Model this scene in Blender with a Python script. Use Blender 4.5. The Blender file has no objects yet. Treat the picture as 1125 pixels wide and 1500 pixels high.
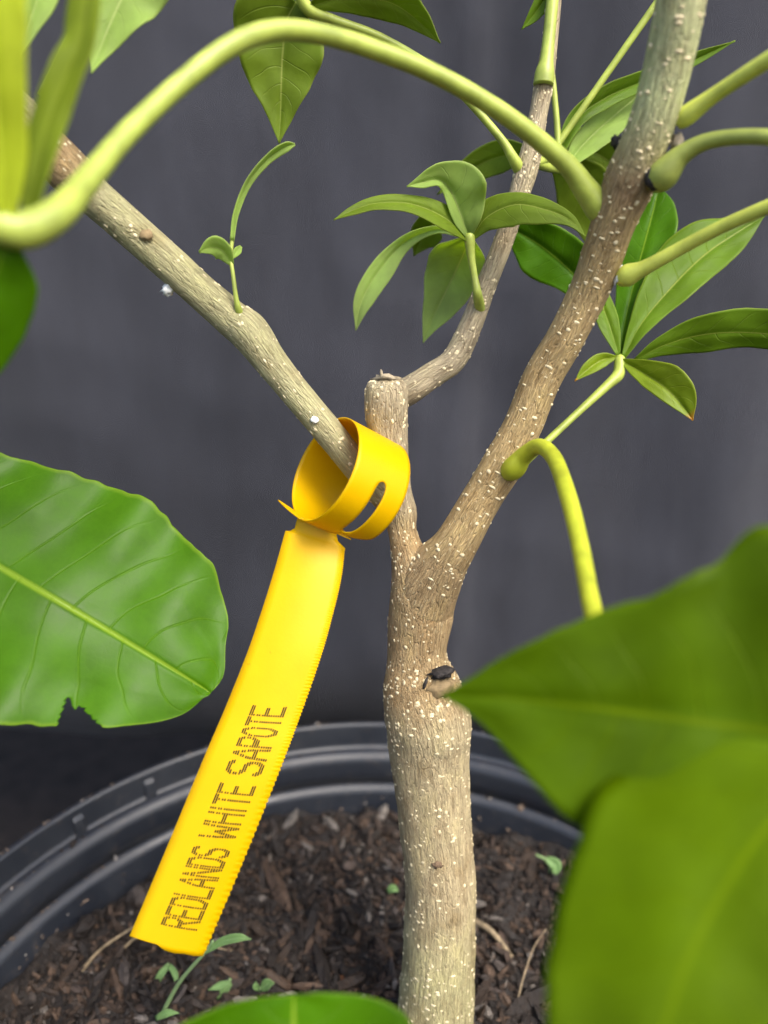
import bpy, bmesh, math, random
from mathutils import Vector, Matrix, noise
random.seed(7)
sc = bpy.context.scene
col = sc.collection
R = math.radians

# ------------------------------------------------------------------ camera
F = 1100.0                      # focal length in photo pixels (photo 1125 x 1500)
PITCH = R(18)
CAM = Vector((0, 0, 0.43))
cam_d = bpy.data.cameras.new('camera'); cam = bpy.data.objects.new('camera', cam_d); col.objects.link(cam)
cam.location = CAM; cam.rotation_euler = (R(90) - PITCH, 0, 0)
cam_d.sensor_fit = 'VERTICAL'; cam_d.sensor_height = 24; cam_d.lens = 24 * F / 1500
cam_d.clip_start = 0.004; cam_d.clip_end = 50
cam_d.dof.use_dof = True; cam_d.dof.focus_distance = 0.184; cam_d.dof.aperture_fstop = 5.6
sc.camera = cam

# ------------------------------------------------------------------ light
SUN_EL, SUN_AZ = R(52), R(140)          # azimuth clockwise from +Y
w = bpy.data.worlds.new('World'); sc.world = w; w.use_nodes = True
nt = w.node_tree; bgn = nt.nodes['Background']
sky = nt.nodes.new('ShaderNodeTexSky'); sky.sky_type = 'NISHITA'; sky.sun_disc = False
sky.sun_elevation = SUN_EL; sky.sun_rotation = SUN_AZ; sky.dust_density = 4.0; sky.air_density = 1.0; sky.ozone_density = 1.0
nt.links.new(sky.outputs[0], bgn.inputs[0]); bgn.inputs[1].default_value = 0.13
sd = bpy.data.lights.new('sun', 'SUN'); so = bpy.data.objects.new('sun', sd); col.objects.link(so)
sd.energy = 1.5; sd.angle = R(24); sd.color = (1.0, 0.95, 0.87)
sdir = Vector((math.sin(SUN_AZ) * math.cos(SUN_EL), math.cos(SUN_AZ) * math.cos(SUN_EL), math.sin(SUN_EL)))
so.rotation_euler = sdir.to_track_quat('Z', 'Y').to_euler(); so.location = (0.3, -0.5, 1.5)
vs = sc.view_settings; vs.view_transform = 'Standard'; vs.look = 'None'; vs.gamma = 1; vs.exposure = 1.3
vs.use_curve_mapping = False
sc.cycles.use_denoising = True
sc.cycles.max_bounces = 8
sc.cycles.use_adaptive_sampling = True; sc.cycles.adaptive_threshold = 0.015
sc.cycles.caustics_reflective = False; sc.cycles.caustics_refractive = False

# ------------------------------------------------------------------ helpers
RIGHT = Vector((1, 0, 0)); FWD = Vector((0, math.cos(PITCH), -math.sin(PITCH))); UP = Vector((0, math.sin(PITCH), math.cos(PITCH)))
def PD(x, y, d):                 # photo pixel + depth (m) -> place
    return CAM + RIGHT * ((x - 562.5) / F * d) + UP * ((750 - y) / F * d) + FWD * d
def DY(y, Y):                    # depth of the point at pixel row y standing Y metres away
    return Y / (math.cos(PITCH) + (750 - y) / F * math.sin(PITCH))
def catmull(pts, n):             # pts: list of equal-length tuples; n samples per segment
    out = []; N = len(pts)
    for i in range(N - 1):
        p0 = pts[i - 1] if i else [2 * a - b for a, b in zip(pts[0], pts[1])]
        p1, p2 = pts[i], pts[i + 1]
        p3 = pts[i + 2] if i + 2 < N else [2 * a - b for a, b in zip(pts[-1], pts[-2])]
        for k in range(n):
            t = k / n
            out.append([0.5 * (2 * b + (c - a) * t + (2 * a - 5 * b + 4 * c - d) * t * t + (3 * b - a - 3 * c + d) * t ** 3)
                        for a, b, c, d in zip(p0, p1, p2, p3)])
    out.append(list(pts[-1])); return out
def mesh_obj(name, verts, faces, mat, parent=None, smooth=True, uv=None, attrs=None):
    me = bpy.data.meshes.new(name); me.from_pydata([tuple(v) for v in verts], [], faces)
    if uv is not None:
        ul = me.uv_layers.new(name='UVMap')
        for l in me.loops: ul.data[l.index].uv = uv[l.vertex_index]
    for an, (ty, vals) in (attrs or {}).items():
        a = me.attributes.new(an, ty, 'POINT')
        flat = [c for v in vals for c in v]
        a.data.foreach_set('color' if ty == 'FLOAT_COLOR' else 'vector', flat)
    if smooth: me.polygons.foreach_set('use_smooth', [True] * len(me.polygons))
    me.materials.append(mat)
    o = bpy.data.objects.new(name, me); col.objects.link(o)
    if parent: o.parent = parent; o.matrix_parent_inverse = parent.matrix_world.inverted()
    return o
def tag(o, label, cat, group=None):
    o['label'] = label; o['category'] = cat
    if group: o['group'] = group
    return o
def empty(name, loc):
    o = bpy.data.objects.new(name, None); col.objects.link(o); o.location = loc; o.empty_display_size = 0.02
    bpy.context.view_layer.update(); return o

# ------------------------------------------------------------------ materials
class NT:
    def __init__(s, name):
        s.m = bpy.data.materials.new(name); s.m.use_nodes = True
        s.t = s.m.node_tree; s.b = s.t.nodes['Principled BSDF']; s.out = s.t.nodes['Material Output']
    def n(s, ty, **kw):
        nd = s.t.nodes.new(ty)
        for k, v in kw.items():
            if k in ('ins',):
                for kk, vv in v.items(): nd.inputs[kk].default_value = vv
            else: setattr(nd, k, v)
        return nd
    def l(s, a, b): s.t.links.new(a, b)
    def math(s, op, a, b=None, c=None, clamp=False):
        nd = s.n('ShaderNodeMath', operation=op, use_clamp=clamp)
        for i, x in enumerate((a, b, c)):
            if x is None: continue
            if isinstance(x, (int, float)): nd.inputs[i].default_value = x
            else: s.l(x, nd.inputs[i])
        return nd.outputs[0]
    def ramp(s, fac, stops):
        nd = s.n('ShaderNodeValToRGB'); e = nd.color_ramp.elements
        while len(e) < len(stops): e.new(0.5)
        for el, (p, c) in zip(e, stops):
            el.position = p; el.color = (*c, 1) if len(c) == 3 else c
        s.l(fac, nd.inputs[0]); return nd.outputs[0]
    def mix(s, fac, a, b, mode='MIX'):
        nd = s.n('ShaderNodeMix', data_type='RGBA', blend_type=mode)
        for i, x in ((0, fac), (6, a), (7, b)):
            if isinstance(x, (int, float)): nd.inputs[i].default_value = x
            elif isinstance(x, tuple): nd.inputs[i].default_value = (*x, 1)
            else: s.l(x, nd.inputs[i])
        return nd.outputs[2]
    def noise(s, vec, scale, detail=3, rough=0.55, dist=0):
        nd = s.n('ShaderNodeTexNoise', ins={'Scale': scale, 'Detail': detail, 'Roughness': rough, 'Distortion': dist})
        if vec is not None: s.l(vec, nd.inputs['Vector'])
        return nd.outputs[0]
    def scale(s, vec, v):
        nd = s.n('ShaderNodeVectorMath', operation='MULTIPLY'); s.l(vec, nd.inputs[0]); nd.inputs[1].default_value = v
        return nd.outputs[0]
    def bump(s, h, dist, strength=1.0, prev=None):
        nd = s.n('ShaderNodeBump', ins={'Strength': strength, 'Distance': dist}); s.l(h, nd.inputs['Height'])
        if prev is not None: s.l(prev, nd.inputs['Normal'])
        return nd.outputs[0]
    def pos(s): return s.n('ShaderNodeNewGeometry').outputs['Position']

def mat_bark():
    k = NT('bark'); a = k.n('ShaderNodeAttribute', attribute_name='bark').outputs['Vector']       # millimetres: (x, y) round the stem, z along it
    tint = k.n('ShaderNodeAttribute', attribute_name='tint').outputs['Color']
    st = k.noise(k.scale(a, (1.5, 1.5, 0.13)), 1.0, 5, 0.62, 0.3)
    fine = k.noise(k.scale(a, (5, 5, 0.6)), 1.0, 3)
    blot = k.noise(k.scale(a, (0.18, 0.18, 0.10)), 1.0, 4, 0.6)
    sfac = k.ramp(st, [(0.33, (0.62, 0.58, 0.52)), (0.47, (0.88, 0.86, 0.82)), (0.62, (1.15, 1.12, 1.06))])
    c = k.mix(1.0, tint, sfac, 'MULTIPLY')
    c = k.mix(1.0, c, k.ramp(blot, [(0.3, (0.80, 0.74, 0.66)), (0.5, (1, 1, 1)), (0.7, (1.12, 1.14, 1.04))]), 'MULTIPLY')
    c = k.mix(1.0, c, k.ramp(fine, [(0.3, (0.82, 0.82, 0.82)), (0.6, (1.05, 1.05, 1.05))]), 'MULTIPLY')
    fl = k.noise(k.scale(a, (2.6, 2.6, 0.75)), 1.0, 2, 0.5, 0.6)
    c = k.mix(k.math('MULTIPLY', k.ramp(fl, [(0.60, (0, 0, 0)), (0.68, (1, 1, 1))]), 0.38), c, (0.60, 0.51, 0.31))
    rg = k.noise(k.scale(a, (0.16, 0.16, 1.5)), 1.0, 2, 0.5, 0.8)
    rgm = k.ramp(rg, [(0.485, (0, 0, 0)), (0.5, (1, 1, 1)), (0.515, (0, 0, 0))])
    rgm = k.math('MULTIPLY', rgm, k.ramp(k.noise(k.scale(a, (0.25, 0.25, 0.06)), 1.0, 2), [(0.5, (0, 0, 0)), (0.6, (1, 1, 1))]))
    c = k.mix(k.math('MULTIPLY', rgm, 0.45), c, (0.58, 0.48, 0.28))
    ck = k.n('ShaderNodeTexVoronoi', feature='DISTANCE_TO_EDGE', ins={'Scale': 1.0}); k.l(k.scale(a, (1.6, 1.6, 0.22)), ck.inputs['Vector'])
    crk = k.ramp(ck.outputs['Distance'], [(0.0, (1, 1, 1)), (0.09, (0, 0, 0))])
    c = k.mix(k.math('MULTIPLY', crk, 0.20), c, (0.16, 0.11, 0.06))
    k.l(c, k.b.inputs['Base Color']); k.b.inputs['Roughness'].default_value = 0.72
    k.b.inputs['Specular IOR Level'].default_value = 0.3
    h = k.math('ADD', k.math('MULTIPLY', st, 1.0), k.math('MULTIPLY', fine, 0.35))
    h = k.math('ADD', h, k.math('MULTIPLY', fl, 0.6)); h = k.math('SUBTRACT', h, k.math('MULTIPLY', crk, 0.3))
    k.l(k.bump(h, 0.0009, 0.8), k.b.inputs['Normal']); return k.m
def mat_plain(name, c, rough=0.6, var=0.25, scale=300, spec=0.4, bump=0.0, sss=0.0):
    k = NT(name); n = k.noise(k.pos(), scale, 4)
    lo = tuple(x * (1 - var) for x in c); hi = tuple(min(1, x * (1 + var)) for x in c)
    k.l(k.ramp(n, [(0.3, lo), (0.7, hi)]), k.b.inputs['Base Color'])
    k.b.inputs['Roughness'].default_value = rough; k.b.inputs['Specular IOR Level'].default_value = spec
    if bump: k.l(k.bump(n, bump, 0.6), k.b.inputs['Normal'])
    if sss:
        k.b.inputs['Subsurface Weight'].default_value = sss; k.b.inputs['Subsurface Scale'].default_value = 0.002
        k.b.inputs['Subsurface Radius'].default_value = (1, 0.8, 0.3)
    return k.m
def mat_leaf(name, c, vein, nv=9, trans=0.35, rough=0.42, veinw=0.5, spots=False, spec=0.28):
    k = NT(name); uv = k.n('ShaderNodeUVMap').outputs[0]
    sp = k.n('ShaderNodeSeparateXYZ'); k.l(uv, sp.inputs[0]); u, v = sp.outputs[0], sp.outputs[1]
    av = k.math('ABSOLUTE', k.math('SUBTRACT', v, 0.5)); av = k.math('MULTIPLY', av, 2)
    wob = k.math('MULTIPLY', k.math('SUBTRACT', k.noise(uv, 2.6, 1), 0.5), 0.7)
    t = k.math('ADD', k.math('SUBTRACT', k.math('MULTIPLY', u, nv), k.math('MULTIPLY', k.math('POWER', av, 1.25), 1.35)), wob)
    t = k.math('ADD', t, k.math('MULTIPLY', k.math('GREATER_THAN', v, 0.5), 0.43))
    fr = k.math('ABSOLUTE', k.math('SUBTRACT', k.math('FRACT', k.math('ADD', t, 20.0)), 0.5))
    side = k.n('ShaderNodeMapRange', ins={1: 0.0, 2: 0.045, 3: 1.0, 4: 0.0}); side.interpolation_type = 'SMOOTHSTEP'; k.l(fr, side.inputs[0])
    fade = k.n('ShaderNodeMapRange', ins={1: 0.55, 2: 0.95, 3: 1.0, 4: 0.0}); k.l(av, fade.inputs[0])
    sv = k.math('MULTIPLY', side.outputs[0], fade.outputs[0])
    mid = k.n('ShaderNodeMapRange', ins={1: 0.010, 2: 0.034, 3: 1.0, 4: 0.0}); mid.interpolation_type = 'SMOOTHSTEP'; k.l(av, mid.inputs[0])
    vo = k.n('ShaderNodeTexVoronoi', feature='DISTANCE_TO_EDGE', ins={'Scale': 700.0}); k.l(k.pos(), vo.inputs['Vector'])
    ret = k.n('ShaderNodeMapRange', ins={1: 0.0, 2: 0.12, 3: 1.0, 4: 0.0}); k.l(vo.outputs['Distance'], ret.inputs[0])
    pat = k.noise(k.pos(), 70, 4, 0.6)
    base = k.ramp(pat, [(0.3, tuple(x * 0.78 for x in c)), (0.5, c), (0.72, tuple(x * 1.22 for x in c))])
    base = k.mix(k.math('MULTIPLY', ret.outputs[0], 0.03), base, vein)
    base = k.mix(k.math('MULTIPLY', sv, 0.55 * veinw), base, vein)
    base = k.mix(k.math('MULTIPLY', mid.outputs[0], 0.9), base, vein)
    if spots:
        s1 = k.noise(k.pos(), 230, 2)
        base = k.mix(k.ramp(u, [(0.90, (0, 0, 0)), (0.98, (1, 1, 1))]), base, (0.50, 0.22, 0.02))
        base = k.mix(k.ramp(s1, [(0.70, (0, 0, 0)), (0.74, (1, 1, 1))]), base, (0.06, 0.03, 0.01))
    edge = k.n('ShaderNodeMapRange', ins={1: 0.955, 2: 0.99, 3: 0.0, 4: 0.5}); k.l(av, edge.inputs[0])
    base = k.mix(edge.outputs[0], base, vein)
    k.l(base, k.b.inputs['Base Color']); k.b.inputs['Specular IOR Level'].default_value = spec
    k.l(k.ramp(pat, [(0.3, (rough - .07,) * 3), (0.7, (rough + .1,) * 3)]), k.b.inputs['Roughness'])
    h = k.math('ADD', k.math('MULTIPLY', sv, -1.0), k.math('MULTIPLY', ret.outputs[0], -0.05))
    h = k.math('ADD', h, k.math('MULTIPLY', pat, 0.8))
    nb = k.bump(h, 0.00025, 0.45); k.l(nb, k.b.inputs['Normal'])
    tr = k.n('ShaderNodeBsdfTranslucent'); 
    k.l(k.mix(1.0, base, (1.5, 1.45, 0.5), 'MULTIPLY'), tr.inputs[0]); k.l(nb, tr.inputs['Normal'])
    mx = k.n('ShaderNodeMixShader', ins={0: trans}); k.l(k.b.outputs[0], mx.inputs[1]); k.l(tr.outputs[0], mx.inputs[2])
    k.l(mx.outputs[0], k.out.inputs[0]); return k.m
def mat_tag():
    k = NT('yellow_plastic'); p = k.pos(); n = k.noise(p, 160, 4, 0.6); n2 = k.noise(p, 1400, 2)
    c = k.ramp(n, [(0.3, (0.72, 0.45, 0.0003)), (0.7, (0.77, 0.49, 0.0003))])
    speck = k.ramp(k.noise(p, 620, 2), [(0.74, (0, 0, 0)), (0.79, (1, 1, 1))])
    c = k.mix(k.math('MULTIPLY', speck, 0.35), c, (0.35, 0.20, 0.01))
    k.l(c, k.b.inputs['Base Color']); k.b.inputs['Roughness'].default_value = 0.40; k.b.inputs['Specular IOR Level'].default_value = 0.22
    k.l(k.bump(n2, 0.00006, 0.5), k.b.inputs['Normal'])
    tr = k.n('ShaderNodeBsdfTranslucent', ins={0: (0.95, 0.50, 0.002, 1)})
    mx = k.n('ShaderNodeMixShader', ins={0: 0.25}); k.l(k.b.outputs[0], mx.inputs[1]); k.l(tr.outputs[0], mx.inputs[2])
    k.l(mx.outputs[0], k.out.inputs[0]); return k.m
def mat_pot():
    k = NT('black_pot_plastic'); p = k.pos(); n = k.noise(p, 45, 5, 0.65); n2 = k.noise(p, 260, 4, 0.6)
    dust = k.ramp(n2, [(0.56, (0, 0, 0)), (0.72, (1, 1, 1))])
    c = k.mix(k.math('MULTIPLY', dust, k.math('MULTIPLY', n, 0.5)), (0.011, 0.014, 0.021), (0.085, 0.07, 0.055))
    k.l(c, k.b.inputs['Base Color'])
    k.l(k.ramp(n, [(0.3, (0.36,) * 3), (0.7, (0.55,) * 3)]), k.b.inputs['Roughness'])
    k.b.inputs['Specular IOR Level'].default_value = 1.0
    k.l(k.bump(n2, 0.0004, 0.25), k.b.inputs['Normal']); return k.m
def mat_cloth():
    k = NT('dark_cloth'); p = k.pos(); big = k.noise(k.scale(p, (1, 1, 0.45)), 9, 5, 0.6, 0.4); md = k.noise(k.scale(p, (1, 1, 0.3)), 40, 4, 0.6)
    c = k.ramp(big, [(0.3, (0.027, 0.029, 0.037)), (0.5, (0.036, 0.038, 0.048)), (0.7, (0.046, 0.048, 0.060))])
    c = k.mix(1.0, c, k.ramp(md, [(0.3, (0.85,) * 3), (0.7, (1.15,) * 3)]), 'MULTIPLY')
    w1 = k.n('ShaderNodeTexWave', ins={'Scale': 900.0}); k.l(p, w1.inputs[0])
    k.l(c, k.b.inputs['Base Color']); k.b.inputs['Roughness'].default_value = 0.9; k.b.inputs['Specular IOR Level'].default_value = 0.15
    k.b.inputs['Sheen Weight'].default_value = 0.15
    k.l(k.bump(k.math('ADD', big, k.math('MULTIPLY', w1.outputs[1], 0.05)), 0.004, 0.6), k.b.inputs['Normal']); return k.m
def mat_soil(name, stops, scale):
    k = NT(name); at = k.n('ShaderNodeAttribute', attribute_name='tint').outputs['Color']
    p = k.pos(); n = k.noise(p, scale, 5, 0.7)
    c = k.mix(1.0, at, k.ramp(n, [(0.3, (0.45,) * 3), (0.7, (1.4,) * 3)]), 'MULTIPLY')
    k.l(c, k.b.inputs['Base Color']); k.l(k.ramp(n, [(0.35, (0.45,) * 3), (0.6, (0.85,) * 3)]), k.b.inputs['Roughness'])
    k.b.inputs['Specular IOR Level'].default_value = 0.45
    k.l(k.bump(n, 0.0012, 0.9), k.b.inputs['Normal']); return k.m

M_BARK = mat_bark()
M_LENT = mat_plain('lenticel_cork', (0.68, 0.58, 0.36), 0.8, 0.25, 900)
M_SCAR = mat_plain('dead_wood', (0.028, 0.024, 0.022), 0.85, 0.6, 900, bump=0.0006)
M_CUT = mat_plain('dry_cut_wood', (0.30, 0.25, 0.17), 0.85, 0.4, 700, bump=0.0004)
M_LIP = mat_plain('callus_bark', (0.25, 0.18, 0.09), 0.8, 0.3, 600, bump=0.0005)
M_KNOT = mat_plain('knot_bark', (0.15, 0.10, 0.06), 0.85, 0.5, 700, bump=0.0005)
M_FLUFF = mat_plain('white_fluff', (0.75, 0.77, 0.74), 0.95, 0.1, 900)
M_STALK = mat_plain('leaf_stalk_green', (0.34, 0.41, 0.07), 0.42, 0.28, 170, 0.45, sss=0.15)
M_STALK_Y = mat_plain('leaf_stalk_yellow', (0.38, 0.42, 0.025), 0.42, 0.28, 170, 0.45, sss=0.15)
M_STALK_L = mat_plain('leaf_stalk_pale', (0.52, 0.58, 0.10), 0.5, 0.24, 170, 0.3, sss=0.15)
M_STALK_D = mat_plain('leaf_stalk_dull', (0.30, 0.35, 0.07), 0.5, 0.25, 160, 0.4)
M_LF_NEAR = mat_leaf('leaf_deep_green', (0.070, 0.132, 0.0), (0.12, 0.19, 0.0), 8, 0.36, 0.5, 0.6, spec=0.10)
M_LF_LIT = mat_leaf('leaf_lit_green', (0.098, 0.172, 0.0), (0.145, 0.23, 0.0), 8, 0.40, 0.5, 0.6, spec=0.10)  # lighter copy of the deep green, stronger light painted into the colour
M_LF_TOP = mat_leaf('leaf_glossy_green', (0.048, 0.138, 0.001), (0.19, 0.30, 0.02), 11, 0.24, 0.36, 0.16, spec=0.13)
M_LF_OLIVE = mat_leaf('leaf_olive_underside', (0.165, 0.25, 0.016), (0.34, 0.40, 0.08), 8, 0.44, 0.5, 0.35, spec=0.18)
M_LF_PALE = mat_leaf('leaf_pale_green', (0.31, 0.44, 0.10), (0.48, 0.56, 0.20), 8, 0.48, 0.55, 0.3, spec=0.2)
M_LF_YOUNG = mat_leaf('leaf_yellow_green', (0.42, 0.50, 0.025), (0.50, 0.55, 0.07), 7, 0.42, 0.5, 0.2, spec=0.15)
M_LF_SOFT = mat_leaf('leaf_soft_green', (0.16, 0.22, 0.012), (0.36, 0.42, 0.06), 6, 0.42, 0.55, 0.2, spec=0.12)
M_LF_BACK = mat_leaf('leaf_pale_back', (0.42, 0.56, 0.17), (0.54, 0.62, 0.26), 8, 0.5, 0.6, 0.2, spec=0.15)
M_LF_MID = mat_leaf('leaf_mid_green', (0.12, 0.22, 0.008), (0.32, 0.38, 0.06), 9, 0.40, 0.45, 0.3, spec=0.2)
M_LF_SPOT = mat_leaf('leaf_bright_spotted', (0.20, 0.29, 0.008), (0.38, 0.42, 0.05), 7, 0.38, 0.42, 0.5, spots=True)
M_TAG = mat_tag()
M_INK = mat_plain('black_ink', (0.006, 0.0055, 0.005), 0.7, 0.3, 800, 0.2)
M_POT = mat_pot(); M_CLOTH = mat_cloth()
M_SOIL = mat_soil('potting_soil', None, 420)
M_GROUND = mat_plain('dark_ground', (0.016, 0.012, 0.010), 0.9, 0.4, 60, 0.2, bump=0.002)
M_WEED = mat_leaf('seedling_leaf', (0.17, 0.30, 0.10), (0.36, 0.48, 0.25), 4, 0.3, 0.5, 0.3)
M_STRAW = mat_plain('dry_straw', (0.26, 0.20, 0.12), 0.8, 0.4, 500)

# ------------------------------------------------------------------ ground and cloth
RIM_Z, SOIL_Z = 0.25, 0.212
PC = Vector((-0.004, 0.137, 0)); RR = 0.135
g = mesh_obj('ground', [(-4, -4, 0), (4, -4, 0), (4, 4, 0), (-4, 4, 0)], [(0, 1, 2, 3)], M_GROUND, smooth=False)
g['kind'] = 'structure'
def cloth():
    nx, nz = 300, 110; V = []; Fc = []
    for j in range(nz + 1):
        for i in range(nx + 1):
            x = -0.85 + 1.7 * i / nx; s = 0.80 * (j / nz)
            # hangs freely, its hem just above the ground behind the pot
            y = 0.365 + 0.006 * math.sin(x * 21 + 1.3) + 0.009 * noise.noise(Vector((x * 7, s * 2.5, 2.0))) + 0.004 * noise.noise(Vector((x * 20, s * 11, 5))) + 0.003 * abs(noise.noise(Vector((x * 14 + s * 9, s * 16 - x * 4, 8))))
            e = (x - 0.040 - 0.003 * math.sin(s * 5)) / 0.004
            y += 0.006 / (1 + math.exp(-max(-30, min(30, e)))) - 0.002 * math.exp(-(e + 1.2) ** 2 / 3)
            y += 0.0035 * math.exp(-((s - 0.62 - 0.05 * x) / 0.01) ** 2) * 0.6
            z = 0.135 + 0.015 * noise.noise(Vector((x * 4, 1, 1))) + s
            lo = max(0.0, 0.09 - s); y += 6.0 * lo * lo; z += 1.5 * lo * lo      # the hem swings back
            V.append((x, y, z)); 
    for j in range(nz):
        for i in range(nx):
            a = j * (nx + 1) + i; Fc.append((a, a + 1, a + nx + 2, a + nx + 1))
    o = mesh_obj('backdrop_cloth', V, Fc, M_CLOTH)
    m = o.modifiers.new('thickness', 'SOLIDIFY'); m.thickness = 0.0012; m.offset = 1
    tag(o, 'dark grey creased cloth hanging as a backdrop behind the potted tree', 'cloth')
cloth()

# ------------------------------------------------------------------ pot
def lathe(prof, n, cx, cy, wob=0.0):
    V = []; Fc = []
    for k in range(n):
        a = 2 * math.pi * k / n
        for r, z in prof:
            rr = r + wob * math.sin(2 * a + 0.6)
            V.append((cx + rr * math.sin(a), cy + rr * math.cos(a), z))
    m = len(prof)
    for k in range(n):
        for i in range(m - 1):
            a, b = k * m + i, ((k + 1) % n) * m + i
            Fc.append((a, b, b + 1, a + 1))
    return V, Fc
pot = empty('nursery_pot', (PC.x, PC.y, 0)); tag(pot, 'black plastic nursery pot with stepped rim, filled with bark soil', 'plant pot')
def arc(cr, cz, r, a0, a1, n):   # rounded step of the pot's profile
    return [(cr + r * math.cos(R(a0 + (a1 - a0) * k / n)), cz + r * math.sin(R(a0 + (a1 - a0) * k / n))) for k in range(n + 1)]
wall = [(0.0, 0.004), (0.100, 0.004), (0.103, 0.008), (0.1235, 0.215), (0.1275, RIM_Z - 0.0290), (0.1285, RIM_Z - 0.0245)]
wall_in = arc(0.1262, RIM_Z - 0.0275, 0.0038, 70, 178, 7) + [(0.1205, 0.208), (0.101, 0.010), (0.0, 0.008)]
V, Fc = lathe(wall + wall_in, 160, PC.x, PC.y); mesh_obj('pot_wall', V, Fc, M_POT, pot)
rim = [(0.1266, RIM_Z - 0.0236), (0.1300, RIM_Z - 0.0245), (0.1325, RIM_Z - 0.020), (0.1335, RIM_Z - 0.006)] + arc(0.1333, RIM_Z - 0.0012, 0.0015, 0, 180, 7) + \
      [(0.1312, RIM_Z - 0.0085)] + arc(0.1298, RIM_Z - 0.0146, 0.0042, 75, 178, 7) + [(0.1254, RIM_Z - 0.0190), (0.1256, RIM_Z - 0.0236), (0.1266, RIM_Z - 0.0236)]
V, Fc = lathe(rim, 160, PC.x, PC.y); mesh_obj('rim', V, Fc, M_POT, pot)
def rim_rib(a0):                 # short moulded rib across the rim's inner step
    V = []; Fc = []
    for k, a in enumerate((a0 - R(0.9), a0 + R(0.9))):
        for r, z in ((0.1322, RIM_Z - 0.0022), (0.1306, RIM_Z - 0.0045), (0.1300, RIM_Z - 0.0080), (0.1296, RIM_Z - 0.0110), (0.1325, RIM_Z - 0.0110)):
            V.append((PC.x + r * math.sin(a), PC.y + r * math.cos(a), z))
    Fc = [(0, 1, 2, 3, 4), (9, 8, 7, 6, 5)] + [(i, 5 + i, 5 + (i + 1) % 5, (i + 1) % 5) for i in range(5)]
    o = mesh_obj('rim_rib', V, Fc, M_POT, pot, smooth=False)
    b = o.modifiers.new('b', 'BEVEL'); b.width = 0.0006; b.segments = 2
for a in (-52, -40, 30, 75, 130, 190, 250): rim_rib(R(a))

# ------------------------------------------------------------------ soil
def soil_h(x, y):
    r = math.hypot(x - PC.x, y - PC.y)
    return SOIL_Z + 0.006 * noise.noise(Vector((x * 25, y * 25, 0))) + 0.005 * noise.noise(Vector((x * 80, y * 80, 3))) + 0.0022 * noise.noise(Vector((x * 230, y * 230, 7))) + 0.004 * (r / 0.12) ** 4
def soil():
    V = [(PC.x, PC.y, soil_h(PC.x, PC.y))]; Fc = []; T = [(0.014, 0.010, 0.008, 1)]; nr, na = 90, 260
    for i in range(1, nr + 1):
        r = 0.1212 * i / nr
        for k in range(na):
            a = 2 * math.pi * k / na; x, y = PC.x + r * math.sin(a), PC.y + r * math.cos(a)
            V.append((x, y, soil_h(x, y))); T.append((0.014, 0.010, 0.008, 1))
    for k in range(na): Fc.append((0, 1 + k, 1 + (k + 1) % na))
    for i in range(nr - 1):
        for k in range(na):
            a, b = 1 + i * na + k, 1 + i * na + (k + 1) % na; Fc.append((a, a + na, b + na, b))
    o = mesh_obj('soil', V, Fc, M_SOIL, attrs={'tint': ('FLOAT_COLOR', T)}); o['kind'] = 'structure'
soil()
def chip(V, Fc, T, c, size, rot, colr, rnd):
    # an uneven split chip: a bent six-sided sliver
    L, W, H = size; n0 = len(V)
    for i, (t, s) in enumerate(((-1, 0.45), (-0.45, 1.0), (0.4, 0.9), (1, 0.35))):
        for k in range(5):
            a = 2 * math.pi * k / 5 + 0.3 * i
            p = Vector((t * L, math.cos(a) * W * s * rnd.uniform(0.7, 1.2), math.sin(a) * H * s * rnd.uniform(0.7, 1.2) + 0.25 * H * math.sin(t * 2)))
            V.append(c + rot @ p); q = rnd.uniform(0.75, 1.25); T.append((colr[0] * q, colr[1] * q, colr[2] * q, 1))
    for i in range(3):
        for k in range(5):
            a, b = n0 + i * 5 + k, n0 + i * 5 + (k + 1) % 5; Fc.append((a, b, b + 5, a + 5))
    Fc.append(tuple(n0 + k for k in reversed(range(5)))); Fc.append(tuple(n0 + 15 + k for k in range(5)))
PAL = [(0.016, 0.011, 0.008)] * 11 + [(0.036, 0.023, 0.015)] * 8 + [(0.075, 0.047, 0.030)] * 3 + [(0.055, 0.044, 0.038), (0.08, 0.05, 0.032), (0.16, 0.14, 0.12)]
def rrot(rnd, tilt=0.5):
    return Matrix.Rotation(rnd.uniform(0, 6.28), 3, 'Z') @ Matrix.Rotation(rnd.gauss(0, tilt), 3, 'Y') @ Matrix.Rotation(rnd.uniform(0, 6.28), 3, 'X')
def crumbs():
    rnd = random.Random(3); V = []; Fc = []; T = []
    for i in range(22000):
        r = 0.119 * math.sqrt(rnd.random()); a = rnd.uniform(0, 6.28); x, y = PC.x + r * math.sin(a), PC.y + r * math.cos(a)
        s = 0.00064 * math.exp(rnd.gauss(0, 0.5)); el = rnd.choice((1, 1.3, 2.2, 3.5))
        chip(V, Fc, T, Vector((x, y, soil_h(x, y) + s * 0.4)), (s * el, s, s * 0.8), rrot(rnd), rnd.choice(PAL), rnd)
    o = mesh_obj('soil_crumbs', V, Fc, M_SOIL, smooth=False, attrs={'tint': ('FLOAT_COLOR', T)})
    o['kind'] = 'stuff'; tag(o, 'dark brown crumbs of bark and peat covering the potting soil', 'soil')
crumbs()
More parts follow.
